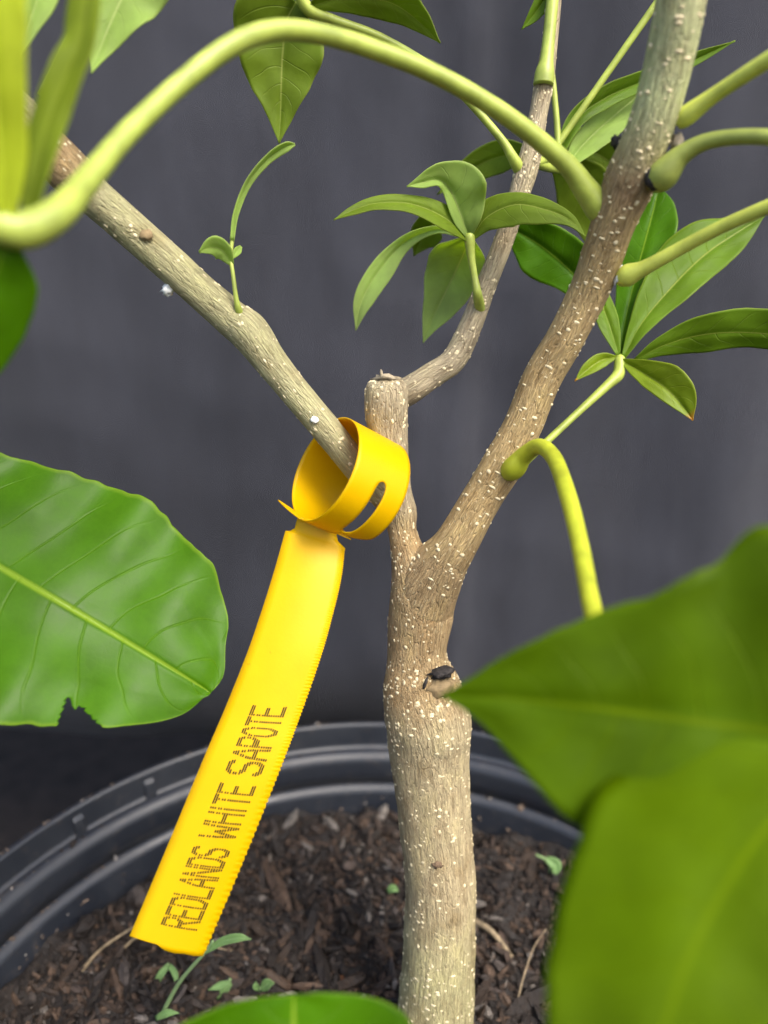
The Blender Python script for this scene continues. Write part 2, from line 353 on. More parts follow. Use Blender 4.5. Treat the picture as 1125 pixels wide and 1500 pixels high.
def wall_specks():               # crumbs of soil stuck to the pot's inside and rim
    rnd = random.Random(5); V = []; Fc = []; T = []
    for i in range(420):
        a = R(rnd.choice((rnd.uniform(-115, -25), rnd.uniform(-115, -45), rnd.uniform(-25, 60)))); q = rnd.random()
        if q < 0.35: r, z = 0.1333, RIM_Z + 0.0003
        elif q < 0.55: r, z = 0.1288, RIM_Z - 0.0104
        elif q < 0.75: r, z = 0.1250, RIM_Z - 0.0240
        else: z = rnd.uniform(0.213, 0.2215); r = 0.1206 + (z - 0.208) * 0.12
        s = 0.00034 * math.exp(rnd.gauss(0, 0.5))
        chip(V, Fc, T, Vector((PC.x + r * math.sin(a), PC.y + r * math.cos(a), z)), (s * rnd.choice((1, 1.4, 2.2)), s, s), rrot(rnd, 0.8), rnd.choice([(0.09, 0.07, 0.055), (0.15, 0.11, 0.08), (0.04, 0.03, 0.024), (0.22, 0.20, 0.18)]), rnd)
    o = mesh_obj('soil_specks', V, Fc, M_SOIL, pot, smooth=False, attrs={'tint': ('FLOAT_COLOR', T)}); o['kind'] = 'stuff'
wall_specks()
def soil_at(px, py):             # where the view ray of a photo pixel meets the soil
    lo, hi = 0.1, 0.5
    for _ in range(40):
        m = (lo + hi) / 2; p = PD(px, py, m)
        if p.z > soil_h(p.x, p.y): lo = m
        else: hi = m
    return p
rnd = random.Random(11)
CHIPS = [(450, 1230, 7, 0), (500, 1215, 8, 1), (545, 1225, 6, 0), (420, 1300, 5, 2), (480, 1330, 9, 1), (530, 1310, 6, 3), (555, 1370, 7, 0), (460, 1390, 9, 1), (400, 1400, 10, 0),
         (350, 1440, 6, 3), (250, 1410, 6, 1), (160, 1420, 7, 0), (110, 1450, 6, 2), (60, 1485, 5, 0), (210, 1480, 7, 1), (500, 1440, 6, 4), (560, 1440, 7, 1), (720, 1240, 7, 1), (770, 1270, 7, 0),
         (730, 1310, 8, 3), (790, 1330, 6, 2), (740, 1390, 11, 1), (780, 1440, 7, 0), (720, 1450, 6, 3), (430, 1345, 6, 1), (515, 1270, 7, 2), (580, 1290, 5, 4)]
CH = [(0.022, 0.016, 0.012), (0.055, 0.036, 0.026), (0.075, 0.055, 0.045), (0.036, 0.025, 0.02), (0.13, 0.055, 0.022)]
CL = ['nearly black', 'mid brown', 'pale greyish brown', 'dark brown', 'orange brown']
for (px, py, L, ci) in CHIPS:
    V = []; Fc = []; T = []; p = soil_at(px, py); L *= 0.00062
    chip(V, Fc, T, Vector((0, 0, 0)), (L, L * rnd.uniform(0.32, 0.5), L * rnd.uniform(0.15, 0.3)), rrot(rnd, 0.25), CH[ci], rnd)
    o = mesh_obj('bark_chip', V, Fc, M_SOIL, smooth=False, attrs={'tint': ('FLOAT_COLOR', T)})
    o.location = (p.x, p.y, p.z + L * 0.12)
    tag(o, CL[ci] + ' split bark chip lying on the potting soil', 'bark chip', CL[ci] + ' bark chips on the soil')

# ------------------------------------------------------------------ tubes and leaves
def frames(P):
    T = [(P[min(i + 1, len(P) - 1)] - P[max(i - 1, 0)]).normalized() for i in range(len(P))]
    n = T[0].cross(Vector((0, 1, 0.2))).normalized(); N = []
    for t in T:
        n = (n - t * n.dot(t)).normalized(); N.append(n.copy())
    return T, N
SURF = {}
def tube(name, ctrl, mat, parent, seg=8, m=28, rough=0.0, cap=True, seed=0):
    """ctrl: (px, py, depth, radius px[, r, g, b])"""
    pts = []
    for c in ctrl:
        p = PD(*c[:3]); pts.append((p.x, p.y, p.z, c[3] * c[2] / F) + tuple(c[4:7]))
    S = catmull(pts, seg); P = [Vector(s[:3]) for s in S]; Rr = [max(1e-5, s[3]) for s in S]
    T, N = frames(P); V = []; Fc = []; A = []; C = []; s = 0.0
    for i, p in enumerate(P):
        if i: s += (p - P[i - 1]).length
        b = T[i].cross(N[i])
        for k in range(m):
            a = 2 * math.pi * k / m; d = N[i] * math.cos(a) + b * math.sin(a)
            q = Vector((math.cos(a) * 2.2, math.sin(a) * 2.2, s * 160 + seed * 9))
            r = Rr[i] * (1 + rough * (noise.noise(q * 0.55) + 0.6 * noise.noise(q * 1.7) + 0.35 * noise.noise(Vector((q.x * 3.3, q.y * 3.3, q.z * 1.5)))))
            V.append(p + d * r); rm = Rr[i] * 1000
            A.append((math.cos(a) * rm + seed * 37, math.sin(a) * rm, s * 1000)); 
            if len(S[i]) > 4: C.append((*[max(0, x) for x in S[i][4:7]], 1))
    n = len(P)
    for i in range(n - 1):
        for k in range(m):
            a, b_ = i * m + k, i * m + (k + 1) % m; Fc.append((a, b_, b_ + m, a + m))
    if cap:
        Fc.append(tuple(reversed(range(m)))); Fc.append(tuple((n - 1) * m + k for k in range(m)))
    at = {'bark': ('FLOAT_VECTOR', A)}
    if C: at['tint'] = ('FLOAT_COLOR', C)
    o = mesh_obj(name, V, Fc, mat, parent, attrs=at)
    SURF[o.name] = (V, m, n, T, P, Rr); return o
def fillet(oa, ob, k):
    """swell two crossing stems where they meet, so that they run into one another"""
    sa, sb = SURF[oa.name], SURF[ob.name]; new = []
    for (V, m, n, T, P, Rr), (P2, R2) in ((sa, sb[4:]), (sb, sa[4:])):
        out = []
        for i in range(n):
            near = min((P[i] - q).length for q in P2) < 0.045
            for j in range(m):
                v = V[i * m + j]
                if near:
                    sd = min((v - q).length - r for q, r in zip(P2, R2)); h = max(k - abs(sd), 0) / k
                    if h > 0: v = v + (v - P[i]).normalized() * (h * h * k * 0.25)
                out.append(v)
        new.append(out)
    for o, st, nv in ((oa, sa, new[0]), (ob, sb, new[1])):
        o.data.vertices.foreach_set('co', [c for v in nv for c in v]); o.data.update(); SURF[o.name] = (nv,) + st[1:]
def lenticels(o, count, size, elong, seed, lo=0.0, hi=1.0):
    """small raised cork specks scattered on a stem"""
    V0, m, n, T = SURF[o.name][:4]; rnd = random.Random(seed); V = []; Fc = []
    for _ in range(count):
        i = int(rnd.uniform(lo, hi) * (n - 2)); k = rnd.randrange(m); fu, fv = rnd.random(), rnd.random()
        a, b, c, d = (V0[i * m + k], V0[i * m + (k + 1) % m], V0[(i + 1) * m + (k + 1) % m], V0[(i + 1) * m + k])
        p = a.lerp(b, fu).lerp(d.lerp(c, fu), fv)
        nn = (b - a).cross(d - a); 
        if nn.length == 0: continue
        nn.normalize(); al = T[i]; tr = nn.cross(al).normalized(); al = tr.cross(nn)
        ctr = sum((V0[i * m + q] for q in range(0, m, 4)), Vector()) / len(range(0, m, 4))
        if nn.dot(p - ctr) < 0: nn = -nn
        s = size * min(1.6, math.exp(rnd.gauss(-0.05, 0.45))); e = elong * rnd.uniform(0.7, 1.3); n0 = len(V); h = s * rnd.uniform(0.22, 0.5)
        for rr, hh in ((1.0, -0.25), (0.72, 0.6)):
            for q in range(7):
                an = 2 * math.pi * q / 7; j = rnd.uniform(0.8, 1.2)
                V.append(p + tr * math.cos(an) * s * e * rr * j + al * math.sin(an) * s / e * rr * j + nn * h * hh)
        V.append(p + nn * h)
        for q in range(7):
            r2 = (q + 1) % 7; Fc.append((n0 + q, n0 + r2, n0 + 7 + r2, n0 + 7 + q)); Fc.append((n0 + 7 + q, n0 + 7 + r2, n0 + 14))
    l = mesh_obj('lenticel_specks', V, Fc, M_LENT, o); l['kind'] = 'stuff'
def leaflet(st, mat, parent, tl=12, tr=12, wave=0.0, wf=3.0, curl=0.0, ph=0.0, nu=8, nv=9, bite=None, thick=0.00022, name='leaflet', serr=0.0):
    """st: stations base -> tip (px, py, depth, half width left px, half width right px) ; tl, tr: tilt of each half out of the picture plane"""
    S = catmull([tuple(map(float, s)) for s in st], nu); P = [PD(*s[:3]) for s in S]; n = len(P)
    V = []; UV = []; Fc = []; PX = []
    tot = sum((P[i + 1] - P[i]).length for i in range(n - 1)); acc = 0.0
    for i, p in enumerate(P):
        if i: acc += (p - P[i - 1]).length
        t = (P[min(i + 1, n - 1)] - P[max(i - 1, 0)]).normalized()
        toc = (CAM - p).normalized(); wv = toc.cross(t).normalized(); nn = t.cross(wv).normalized()
        if nn.dot(toc) < 0: nn = -nn
        u = acc / tot; d = S[i][2]
        for j in range(-nv, nv + 1):
            f = j / nv; sd = 1 if f >= 0 else -1
            ti = R(tl if f >= 0 else tr); hw = max(0.0, S[i][3] if f >= 0 else S[i][4]) * d / F / max(0.3, math.cos(ti))
            hw *= 1 + 0.045 * noise.noise(Vector((u * 9 + ph * 5, sd * 3.1, st[0][0] * 0.01))) + (0.015 + serr) * noise.noise(Vector((u * 34, sd * 5.7, st[0][0] * 0.013)))
            hw = max(hw, 0.00015)
            off = abs(f) * hw
            lift = off * math.sin(ti) + curl * hw * f * f + wave * hw * (abs(f) ** 1.6) * math.sin(2 * math.pi * wf * u + ph + (0.9 if sd > 0 else 0)) + 0.05 * hw * noise.noise(Vector((u * 6 + ph * 3, f * 2, ph)))
            lift -= 0.00035 * math.exp(-(f * hw / 0.0006) ** 2) * min(1, hw / 0.002)
            V.append(p + wv * (sd * off * math.cos(ti)) + nn * lift); UV.append((u, 0.5 + 0.5 * f))
    m = 2 * nv + 1
    for i in range(n - 1):
        for j in range(m - 1):
            a = i * m + j; fc = (a, a + 1, a + m + 1, a + m)
            if bite:
                c = sum((V[q] for q in fc), Vector()) / 4 - CAM; dd = c.dot(FWD); x = 562.5 + F * c.dot(RIGHT) / dd; y = 750 - F * c.dot(UP) / dd
                if bite(x, y): continue
            Fc.append(fc)
    o = mesh_obj(name, V, Fc, mat, parent, uv=UV)
    sm = o.modifiers.new('thickness', 'SOLIDIFY'); sm.thickness = thick; sm.offset = 0
    return o

# ------------------------------------------------------------------ tree
base = PD(640, 1517, DY(1517, 0.163))
tree = empty('sapling', (base.x, base.y, SOIL_Z))
tag(tree, 'young fruit tree with speckled forked trunk and glossy palmate leaves, rooted in the black pot', 'tree')
BR = (0.42, 0.305, 0.16); LT = (0.49, 0.41, 0.25); GR = (0.47, 0.43, 0.235); GY = (0.44, 0.375, 0.255); OL = (0.42, 0.40, 0.225); PG = (0.52, 0.55, 0.30); DK = (0.36, 0.26, 0.15); RB = (0.46, 0.34, 0.165)
def yy(l): return [(x, y, DY(y, Y), r) + c for (x, y, Y, r, c) in l]
trunk = tube('trunk', yy([(640, 1580, .160, 62, GR), (637, 1500, .163, 57, GR), (643, 1400, .166, 53, GR), (645, 1300, .169, 52, LT), (637, 1200, .172, 53, LT), (630, 1110, .175, 58, LT), (626, 1050, .176, 63, LT),
    (616, 1000, .177, 55, BR), (612, 960, .178, 43, BR), (615, 905, .179, 39, BR), (610, 860, .180, 34, BR), (597, 820, .181, 24, BR), (589, 780, .182, 20, BR), (581, 730, .183, 22, GY),
    (573, 670, .184, 26, GY), (567, 620, .185, 30, GY), (566, 590, .185, 32, GY), (566, 566, .185, 30, GY), (566, 557, .185, 22, GY), (566, 553, .185, 8, DK)]), M_BARK, tree, seg=10, m=44, rough=0.035)
rb = tube('branch', [(596, 940, .206, 20, *BR), (614, 903, .2000, 34, *BR), (625, 876, .1958, 38, *BR), (639, 846, .1915, 38, *BR), (651, 822, .189, 36, *BR), (669, 795, .187, 32, *RB), (706, 730, .186, 29, *RB), (735, 682, .184, 30, *RB), (765, 625, .182, 28, *RB),
    (795, 552, .179, 28, *RB), (828, 495, .175, 28, *RB), (861, 430, .171, 29, *RB), (884, 370, .166, 31, *RB), (903, 315, .161, 33, *BR), (926, 258, .156, 38, *DK), (942, 215, .152, 35, *GR), (962, 160, .148, 34, *PG),
    (980, 90, .144, 35, *PG), (994, 20, .140, 36, *PG), (1006, -60, .136, 36, *PG)], M_BARK, tree, seg=9, m=40, rough=0.035, seed=1)
lb = tube('branch', [(588, 750, .193, 18, *GY), (560, 722, .190, 21, *OL), (525, 687, .187, 21, *OL), (490, 643, .184, 21.5, *OL), (437, 580, .182, 22.5, *OL), (398, 532, .181, 24, *OL), (366, 488, .180, 29, *OL), (340, 467, .180, 27, *OL), (294, 427, .178, 26, *OL), (208, 350, .173, 27, *OL),
    (138, 288, .167, 28, *OL), (100, 250, .164, 33, *BR), (66, 212, .160, 31, *BR), (20, 160, .156, 30, *OL), (-50, 80, .15, 30, *OL)], M_BARK, tree, seg=9, m=36, rough=0.03, seed=2)
cb = tube('branch', [(560, 592, .198, 18, *GY), (585, 580, .197, 21, *GY), (606, 568, .196, 20, *GY), (634, 549, .196, 18.5, *GY), (660, 532, .196, 18.5, *GY), (676, 508, .196, 18, *GY), (695, 464, .195, 16.5, *GY), (712, 418, .194, 15.5, *GY), (737, 355, .193, 14.5, *GY), (757, 295, .191, 15, *GY),
    (771, 250, .190, 17, *GY), (780, 215, .189, 15.5, *GY), (788, 170, .189, 13.5, *GY), (797, 120, .188, 14, *GY), (806, 55, .187, 11.5, *GY), (815, -40, .186, 11, *GY)], M_BARK, tree, seg=8, m=30, rough=0.04, seed=3)
fillet(trunk, rb, 0.007); fillet(trunk, lb, 0.004); fillet(trunk, cb, 0.004)
lenticels(trunk, 1150, 0.00036, 1.1, 1, 0.0, 0.42); lenticels(trunk, 190, 0.00034, 0.9, 6, 0.42, 0.62); lenticels(trunk, 160, 0.00036, 0.85, 2, 0.62, 0.97)
lenticels(rb, 560, 0.00038, 1.3, 3, 0.16, 0.99)
lenticels(lb, 330, 0.00033, 0.85, 4, 0.05, 0.99)
lenticels(cb, 300, 0.00030, 0.9, 5, 0.05, 0.97)
def blob(name, px, py, d, rx, ry, rz, mat, parent, rough=0.25, rot=0.0, seed=0):
    V = []; Fc = []; c = PD(px, py, d); n, m = 9, 14
    for i in range(n + 1):
        th = math.pi * i / n
        for k in range(m):
            a = 2 * math.pi * k / m; q = Vector((math.sin(th) * math.cos(a), math.cos(th), math.sin(th) * math.sin(a)))
            s = 1 + rough * noise.noise(q * 2.3 + Vector((seed, 0, 0)))
            x, y = q.x * rx, q.y * ry
            x, y = x * math.cos(rot) - y * math.sin(rot), x * math.sin(rot) + y * math.cos(rot)
            V.append(c + (RIGHT * x + UP * y - FWD * q.z * rz) * (s * d / F))
    for i in range(n):
        for k in range(m):
            a, b = i * m + k, i * m + (k + 1) % m; Fc.append((a, b, b + m, a + m))
    return mesh_obj(name, V, Fc, mat, parent)
dt = DY(985, .1775)
blob('pruning_scar', 645, 985, dt - 0.0068, 20, 9, 22, M_SCAR, trunk, 0.5, 0.15)
blob('scar_lip', 640, 1006, dt - 0.0060, 25, 17, 22, M_LIP, trunk, 0.35, 0.2, 3)
blob('scar_crack', 623, 1001, dt - 0.0090, 2.5, 10, 4, M_SCAR, trunk, 0.4, -0.35, 5)
blob('bark_knot', 640, 1266, DY(1266, .170) - 0.0106, 8, 5, 5, M_KNOT, trunk, 0.8, 0, 7)
blob('dead_tip', 566, 556, DY(556, .185), 20, 6, 20, M_CUT, trunk, 0.5, 0, 9)
blob('dead_tip', 559, 549, DY(549, .185) - 0.002, 2.5, 8, 3, M_CUT, trunk, 0.3, 0.1, 2)
blob('dark_bud', 627, 812, .189, 5, 5, 5, M_SCAR, trunk, 0.5, 0, 4)
blob('bud_scar', 214, 344, .1690, 10, 8, 4, M_LIP, lb, 0.4, 0, 6)
blob('bud_scar', 461, 615, .1792, 6, 5, 3, M_FLUFF, lb, 0.4, 0, 8)
fl = blob('white_fluff', 246, 425, .1765, 9, 8, 9, M_FLUFF, lb, 0.7, 0, 12)
blob('leaf_scar', 743, 685, .1798, 10, 15, 7, M_SCAR, rb, 0.4, 0.3, 13)
blob('leaf_scar', 958, 262, .1505, 13, 17, 10, M_SCAR, rb, 0.4, 0.2, 14)
blob('leaf_scar', 993, 212, .1490, 9, 16, 12, M_CUT, rb, 0.5, 0.1, 15)
blob('leaf_scar', 906, 402, .1665, 5, 14, 12, M_FLUFF, rb, 0.5, -0.4, 16)
blob('leaf_scar', 903, 208, .1545, 8, 9, 9, M_SCAR, rb, 0.5, 0.2, 18)

def stalk(ctrl, mat=M_STALK, m=20, seg=8, slim=1.0):
    n = len(ctrl) - 1; ctrl = [(x, y, d, r * (slim if i > 1 else 0.5 + 0.5 * slim)) for i, (x, y, d, r) in enumerate(ctrl)]
    a, b = ctrl[-2], ctrl[-1]; L = max(1e-6, math.hypot(b[0] - a[0], b[1] - a[1])); q = 0.7 * b[3] / L
    ctrl = list(ctrl) + [(b[0] + (b[0] - a[0]) * q, b[1] + (b[1] - a[1]) * q, b[2], b[3] * 0.75), (b[0] + (b[0] - a[0]) * q * 1.6, b[1] + (b[1] - a[1]) * q * 1.6, b[2], b[3] * 0.15)]
    return tube('leaf_stalk', ctrl, mat, tree, seg=seg, m=m, rough=0.012, seed=random.randrange(99))

# arching stalk in front, with its leaflets at the frame's left
s = stalk([(890, 318, .163, 16), (878, 304, .161, 22), (858, 278, .159, 20), (825, 236, .156, 16), (740, 168, .150, 15), (640, 110, .144, 15), (540, 70, .138, 15.5), (460, 48, .132, 16), (400, 45, .128, 17), (340, 66, .124, 17.5), (270, 118, .120, 17), (190, 192, .114, 18), (130, 262, .108, 21), (90, 308, .103, 26), (45, 335, .100, 31), (0, 332, .098, 30), (-60, 300, .097, 24)], slim=0.88)
leaflet([(12, 325, .097, 8, 8), (2, 230, .095, 32, 34), (-8, 120, .092, 48, 42), (-22, 0, .09, 62, 55), (-34, -150, .088, 60, 50), (-40, -300, .086, 0, 0)], M_LF_YOUNG, s, 25, 20)
leaflet([(40, 322, .101, 8, 8), (54, 245, .101, 20, 18), (72, 175, .102, 22, 24), (98, 108, .103, 26, 20), (118, 58, .104, 22, 18), (128, -10, .106, 24, 18), (140, -120, .108, 0, 0)], M_LF_SOFT, s, -30, 45, wave=0.35, wf=2.4)
leaflet([(12, 345, .099, 10, 10), (-4, 395, .100, 54, 50), (-18, 455, .102, 58, 55), (-42, 530, .104, 42, 35), (-66, 600, .106, 0, 0)], M_LF_TOP, s, -20, -10)
s2 = stalk([(60, 140, .157, 6), (110, 40, .152, 6), (190, -90, .150, 7), (260, -140, .15, 8)])
leaflet([(255, -140, .15, 30, 30), (195, -35, .149, 52, 50), (163, 32, .148, 34, 36), (146, 76, .147, 13, 14), (134, 107, .146, 0, 0)], M_LF_PALE, s2, 30, -15, wave=0.2)
leaflet([(100, -130, .14, 28, 28), (56, -5, .139, 24, 22), (41, 45, .138, 11, 12), (32, 83, .137, 0, 0)], M_LF_PALE, s2, 20, 10)
# leaf hanging at the top, its thin stalk from the middle branch
s = stalk([(768, 258, .191, 10), (758, 243, .1885, 9), (750, 229, .187, 7.5), (735, 205, .186, 6), (695, 158, .184, 5.5), (640, 104, .181, 5.5), (560, 56, .177, 6), (490, 30, .173, 7), (452, 14, .170, 9), (436, -18, .168, 9)], m=14)
leaflet([(434, 2, .171, 20, 22), (420, 32, .173, 48, 74), (414, 80, .176, 60, 66), (412, 125, .178, 42, 47), (411, 168, .180, 20, 22), (409, 210, .181, 0, 0)], M_LF_OLIVE, s, 15, 10, wave=0.08)
leaflet([(456, 8, .169, 5, 5), (510, -4, .170, 26, 20), (570, 3, .172, 32, 24), (612, 30, .174, 18, 14), (645, 63, .176, 0, 0)], M_LF_OLIVE, s, 30, -25)
# young sprout on the left branch
s = stalk([(354, 472, .180, 8), (350, 456, .1765, 6), (346, 438, .175, 3.8), (341, 400, .174, 3), (338, 375, .174, 3), (341, 345, .174, 3)], m=12)
leaflet([(340, 352, .1735, 3, 3), (346, 312, .173, 4, 4), (364, 268, .172, 5, 5), (392, 234, .171, 6, 6), (418, 215, .170, 6, 7), (432, 211, .170, 1, 2)], M_LF_PALE, s, 35, 30, nu=6, nv=5)
leaflet([(340, 388, .174, 3, 3), (328, 368, .172, 16, 12), (312, 362, .171, 12, 15), (292, 370, .170, 0, 2)], M_LF_PALE, s, -20, 25, nu=6, nv=5)
leaflet([(340, 378, .175, 2, 2), (347, 368, .176, 5, 6), (353, 361, .177, 2, 2)], M_LF_PALE, s, 20, 20, nu=5, nv=4)
# cluster on the middle branch
s = stalk([(704, 456, .194, 8), (701, 440, .1905, 7.5), (699, 428, .1885, 6.5), (695, 405, .188, 5), (690, 375, .187, 6), (688, 350, .186, 8)], m=14)
leaflet([(687, 352, .186, 3, 3), (652, 320, .183, 14, 17), (602, 299, .180, 12, 12), (552, 298, .178, 9, 10), (516, 309, .177, 6, 6), (489, 322, .176, 0, 0)], M_LF_OLIVE, s, 50, -35)
leaflet([(688, 350, .186, 3, 3), (676, 318, .184, 13, 36), (660, 280, .182, 11, 50), (643, 264, .180, 8, 26), (618, 268, .179, 7, 12), (596, 273, .178, 0, 0)], M_LF_PALE, s, 30, 15, wave=0.12)
leaflet([(691, 350, .186, 3, 3), (714, 318, .183, 22, 20), (755, 300, .180, 17, 29), (800, 308, .178, 14, 20), (834, 322, .177, 8, 9), (858, 347, .176, 0, 0)], M_LF_OLIVE, s, -30, 30)
leaflet([(686, 348, .188, 3, 3), (640, 337, .196, 5, 6), (592, 356, .204, 12, 10), (553, 400, .208, 20, 15), (530, 442, .210, 15, 12), (521, 484, .211, 0, 0)], M_LF_BACK, s, 30, 20)
leaflet([(689, 345, .188, 4, 4), (682, 365, .198, 38, 40), (664, 405, .206, 36, 42), (642, 450, .210, 26, 24), (629, 480, .211, 10, 11), (620, 502, .212, 0, 0)], M_LF_BACK, s, 20, 15)
leaflet([(684, 345, .190, 4, 4), (650, 320, .205, 20, 18), (622, 342, .215, 24, 20), (606, 375, .220, 0, 0)], M_LF_OLIVE, s, 15, 20)
# leaves behind the middle branch
s = stalk([(776, 240, .192, 8), (800, 232, .196, 6), (815, 214, .198, 5), (880, 121, .194, 5), (965, 0, .188, 5.5), (1000, -50, .186, 6)], m=12)
s = stalk([(782, 236, .193, 8), (800, 244, .198, 7), (818, 248, .203, 6)], m=12)
leaflet([(812, 244, .200, 4, 4), (842, 178, .202, 13, 12), (888, 143, .203, 16, 14), (945, 118, .203, 14, 12), (1020, 86, .202, 9, 8), (1077, 60, .200, 0, 0)], M_LF_MID, s, 25, 20)
leaflet([(824, 252, .202, 4, 4), (858, 208, .206, 18, 22), (905, 165, .208, 22, 24), (955, 125, .208, 16, 16), (1010, 90, .206, 0, 0)], M_LF_PALE, s, 15, 25)
leaflet([(810, 242, .204, 5, 5), (838, 262, .215, 36, 36), (868, 300, .222, 38, 40), (880, 350, .226, 20, 22), (884, 390, .228, 0, 0)], M_LF_OLIVE, s, 15, 10)
leaflet([(790, 230, .200, 6, 6), (740, 228, .212, 22, 22), (690, 248, .218, 18, 18), (640, 285, .222, 0, 0)], M_LF_OLIVE, s, 15, 10)
leaflet([(800, 244, .204, 5, 5), (850, 220, .218, 30, 30), (890, 235, .224, 32, 30), (930, 270, .228, 0, 0)], M_LF_OLIVE, s, 10, 15)
s = stalk([(818, 218, .198, 5), (814, 160, .197, 4.5), (806, 90, .1955, 5), (800, 60, .193, 6)], m=12)
s = stalk([(796, 124, .1865, 15), (798, 106, .186, 14), (801, 85, .1855, 10), (806, 35, .185, 9), (813, -40, .184, 9)], m=14)
leaflet([(830, -60, .186, 8, 8), (800, -5, .187, 13, 13), (782, 22, .188, 9, 9), (764, 43, .189, 0, 0)], M_LF_MID, s, 15, 10)
# cluster at the right, on the right branch's thin stalk
s = stalk([(752, 694, .184, 8), (768, 678, .186, 6.5), (805, 643, .189, 5.5), (850, 601, .193, 5.5), (888, 566, .196, 7), (906, 548, .198, 9), (908, 528, .199, 8)], M_STALK, 14)
leaflet([(908, 524, .200, 3, 3), (916, 470, .204, 14, 16), (930, 410, .208, 26, 30), (946, 350, .211, 34, 40), (958, 305, .213, 24, 30), (966, 272, .214, 0, 0)], M_LF_TOP, s, -15, 15, wave=0.05)
leaflet([(913, 524, .199, 3, 3), (940, 474, .200, 18, 16), (985, 420, .202, 44, 28), (1032, 374, .204, 52, 32), (1078, 342, .205, 30, 22), (1120, 316, .206, 0, 0)], M_LF_MID, s, -12, 24, wave=0.08)
leaflet([(930, 528, .199, 3, 3), (972, 506, .197, 15, 15), (1030, 490, .195, 28, 26), (1095, 487, .193, 34, 22), (1165, 495, .191, 28, 20), (1235, 515, .190, 0, 0)], M_LF_MID, s, 20, -30, wave=0.1)
leaflet([(910, 528, .198, 3, 3), (940, 545, .195, 19, 13), (970, 565, .192, 33, 17), (996, 590, .190, 27, 12), (1015, 616, .189, 0, 0)], M_LF_SPOT, s, 15, 25)
leaflet([(904, 523, .199, 2, 2), (882, 527, .199, 11, 10), (861, 541, .198, 9, 10), (842, 558, .197, 0, 0)], M_LF_SPOT, s, 20, 15, nu=6, nv=5)
leaflet([(906, 520, .200, 3, 3), (893, 478, .202, 14, 14), (878, 435, .204, 15, 14), (862, 385, .206, 0, 0)], M_LF_MID, s, 25, -15)
s = stalk([(861, 432, .174, 8), (866, 440, .190, 6), (880, 452, .204, 5)], m=12)
leaflet([(884, 456, .204, 6, 6), (840, 402, .206, 30, 36), (800, 366, .208, 44, 36), (766, 344, .209, 27, 20), (742, 334, .210, 0, 0)], M_LF_TOP, s, 10, 15, wave=0.08)
# thick stalks leaving the right branch
stalk([(992, 178, .148, 14), (1008, 168, .1465, 17), (1050, 137, .142, 15.5), (1125, 88, .134, 16.5), (1220, 30, .126, 17)], M_STALK_L, slim=0.72)
stalk([(958, 268, .1525, 18), (972, 256, .150, 25), (1000, 226, .147, 19), (1045, 205, .143, 15), (1125, 201, .136, 14.5), (1220, 220, .13, 15)], M_STALK_D, slim=0.76)
stalk([(908, 410, .1675, 12), (920, 403, .1655, 18), (945, 392, .163, 14), (1000, 362, .158, 12.5), (1060, 331, .152, 12.5), (1125, 303, .146, 13.5), (1220, 265, .138, 14)], M_STALK_L, slim=0.80)
# bent yellow stalk that carries the two big leaflets in front
s = stalk([(738, 692, .183, 14), (752, 686, .179, 19), (768, 667, .176, 16), (790, 654, .171, 14.5), (812, 672, .163, 14.5), (833, 730, .150, 15.5), (850, 800, .138, 16), (866, 885, .125, 17), (890, 965, .113, 18), (960, 1045, .101, 19), (1100, 1095, .092, 20), (1230, 1110, .087, 18)], M_STALK_Y, slim=0.82)
leaflet([(1240, 1100, .0875, 40, 60), (1125, 1072, .090, 170, 285), (1040, 1060, .092, 190, 235), (960, 1048, .094, 190, 180), (850, 1034, .096, 164, 128), (750, 1024, .099, 82, 66), (695, 1021, .101, 30, 30), (645, 1019, .103, 0, 0)], M_LF_NEAR, s, -6, 16, wave=0.05, nu=10)
leaflet([(1235, 1108, .0870, 20, 20), (1165, 1165, .0850, 130, 165), (1085, 1265, .0815, 200, 220), (1010, 1400, .0775, 220, 208), (965, 1540, .0740, 210, 185), (940, 1690, .0720, 120, 110), (930, 1800, .0710, 0, 0)], M_LF_LIT, s, 8, -16, wave=0.06, nu=10)
# leaf with a bitten edge at the left
def bite(x, y):
    j = 5 * noise.noise(Vector((x * 0.12, y * 0.12, 0)))
    j2 = 4 * noise.noise(Vector((x * 0.3, y * 0.3, 4)))
    return y > 1034 + abs(x - 116) * 0.95 + j + j2 or y > 1018 + abs(x - 100) * 2.6 + j2
s = stalk([(62, 225, .162, 10), (-30, 330, .160, 9), (-160, 480, .160, 9), (-260, 620, .160, 9), (-270, 668, .160, 9)], m=14)
leaflet([(-275, 665, .160, 10, 10), (-200, 710, .161, 90, 110), (-100, 770, .162, 150, 190), (0, 830, .163, 178, 222), (100, 889, .164, 196, 186), (200, 949, .165, 172, 128), (255, 982, .166, 132, 86), (286, 1001, .167, 92, 54), (302, 1011, .168, 48, 22), (308, 1016, .168, 6, 4)], M_LF_TOP, s, -12, 10, wave=0.05, wf=5, nu=40, nv=90, bite=bite, serr=0.012)
# leaf edge rising at the bottom
s = stalk([(640, 1700, .12, 12), (560, 1850, .12, 12), (450, 1900, .112, 12), (430, 1860, .110, 12)], m=12)
leaflet([(430, 1870, .110, 10, 10), (428, 1760, .110, 130, 130), (428, 1640, .110, 190, 190), (429, 1560, .110, 188, 188), (430, 1515, .110, 168, 166), (430, 1482, .110, 112, 112), (430, 1464, .110, 50, 50), (430, 1458, .110, 0, 0)], M_LF_TOP, s, -10, -10)

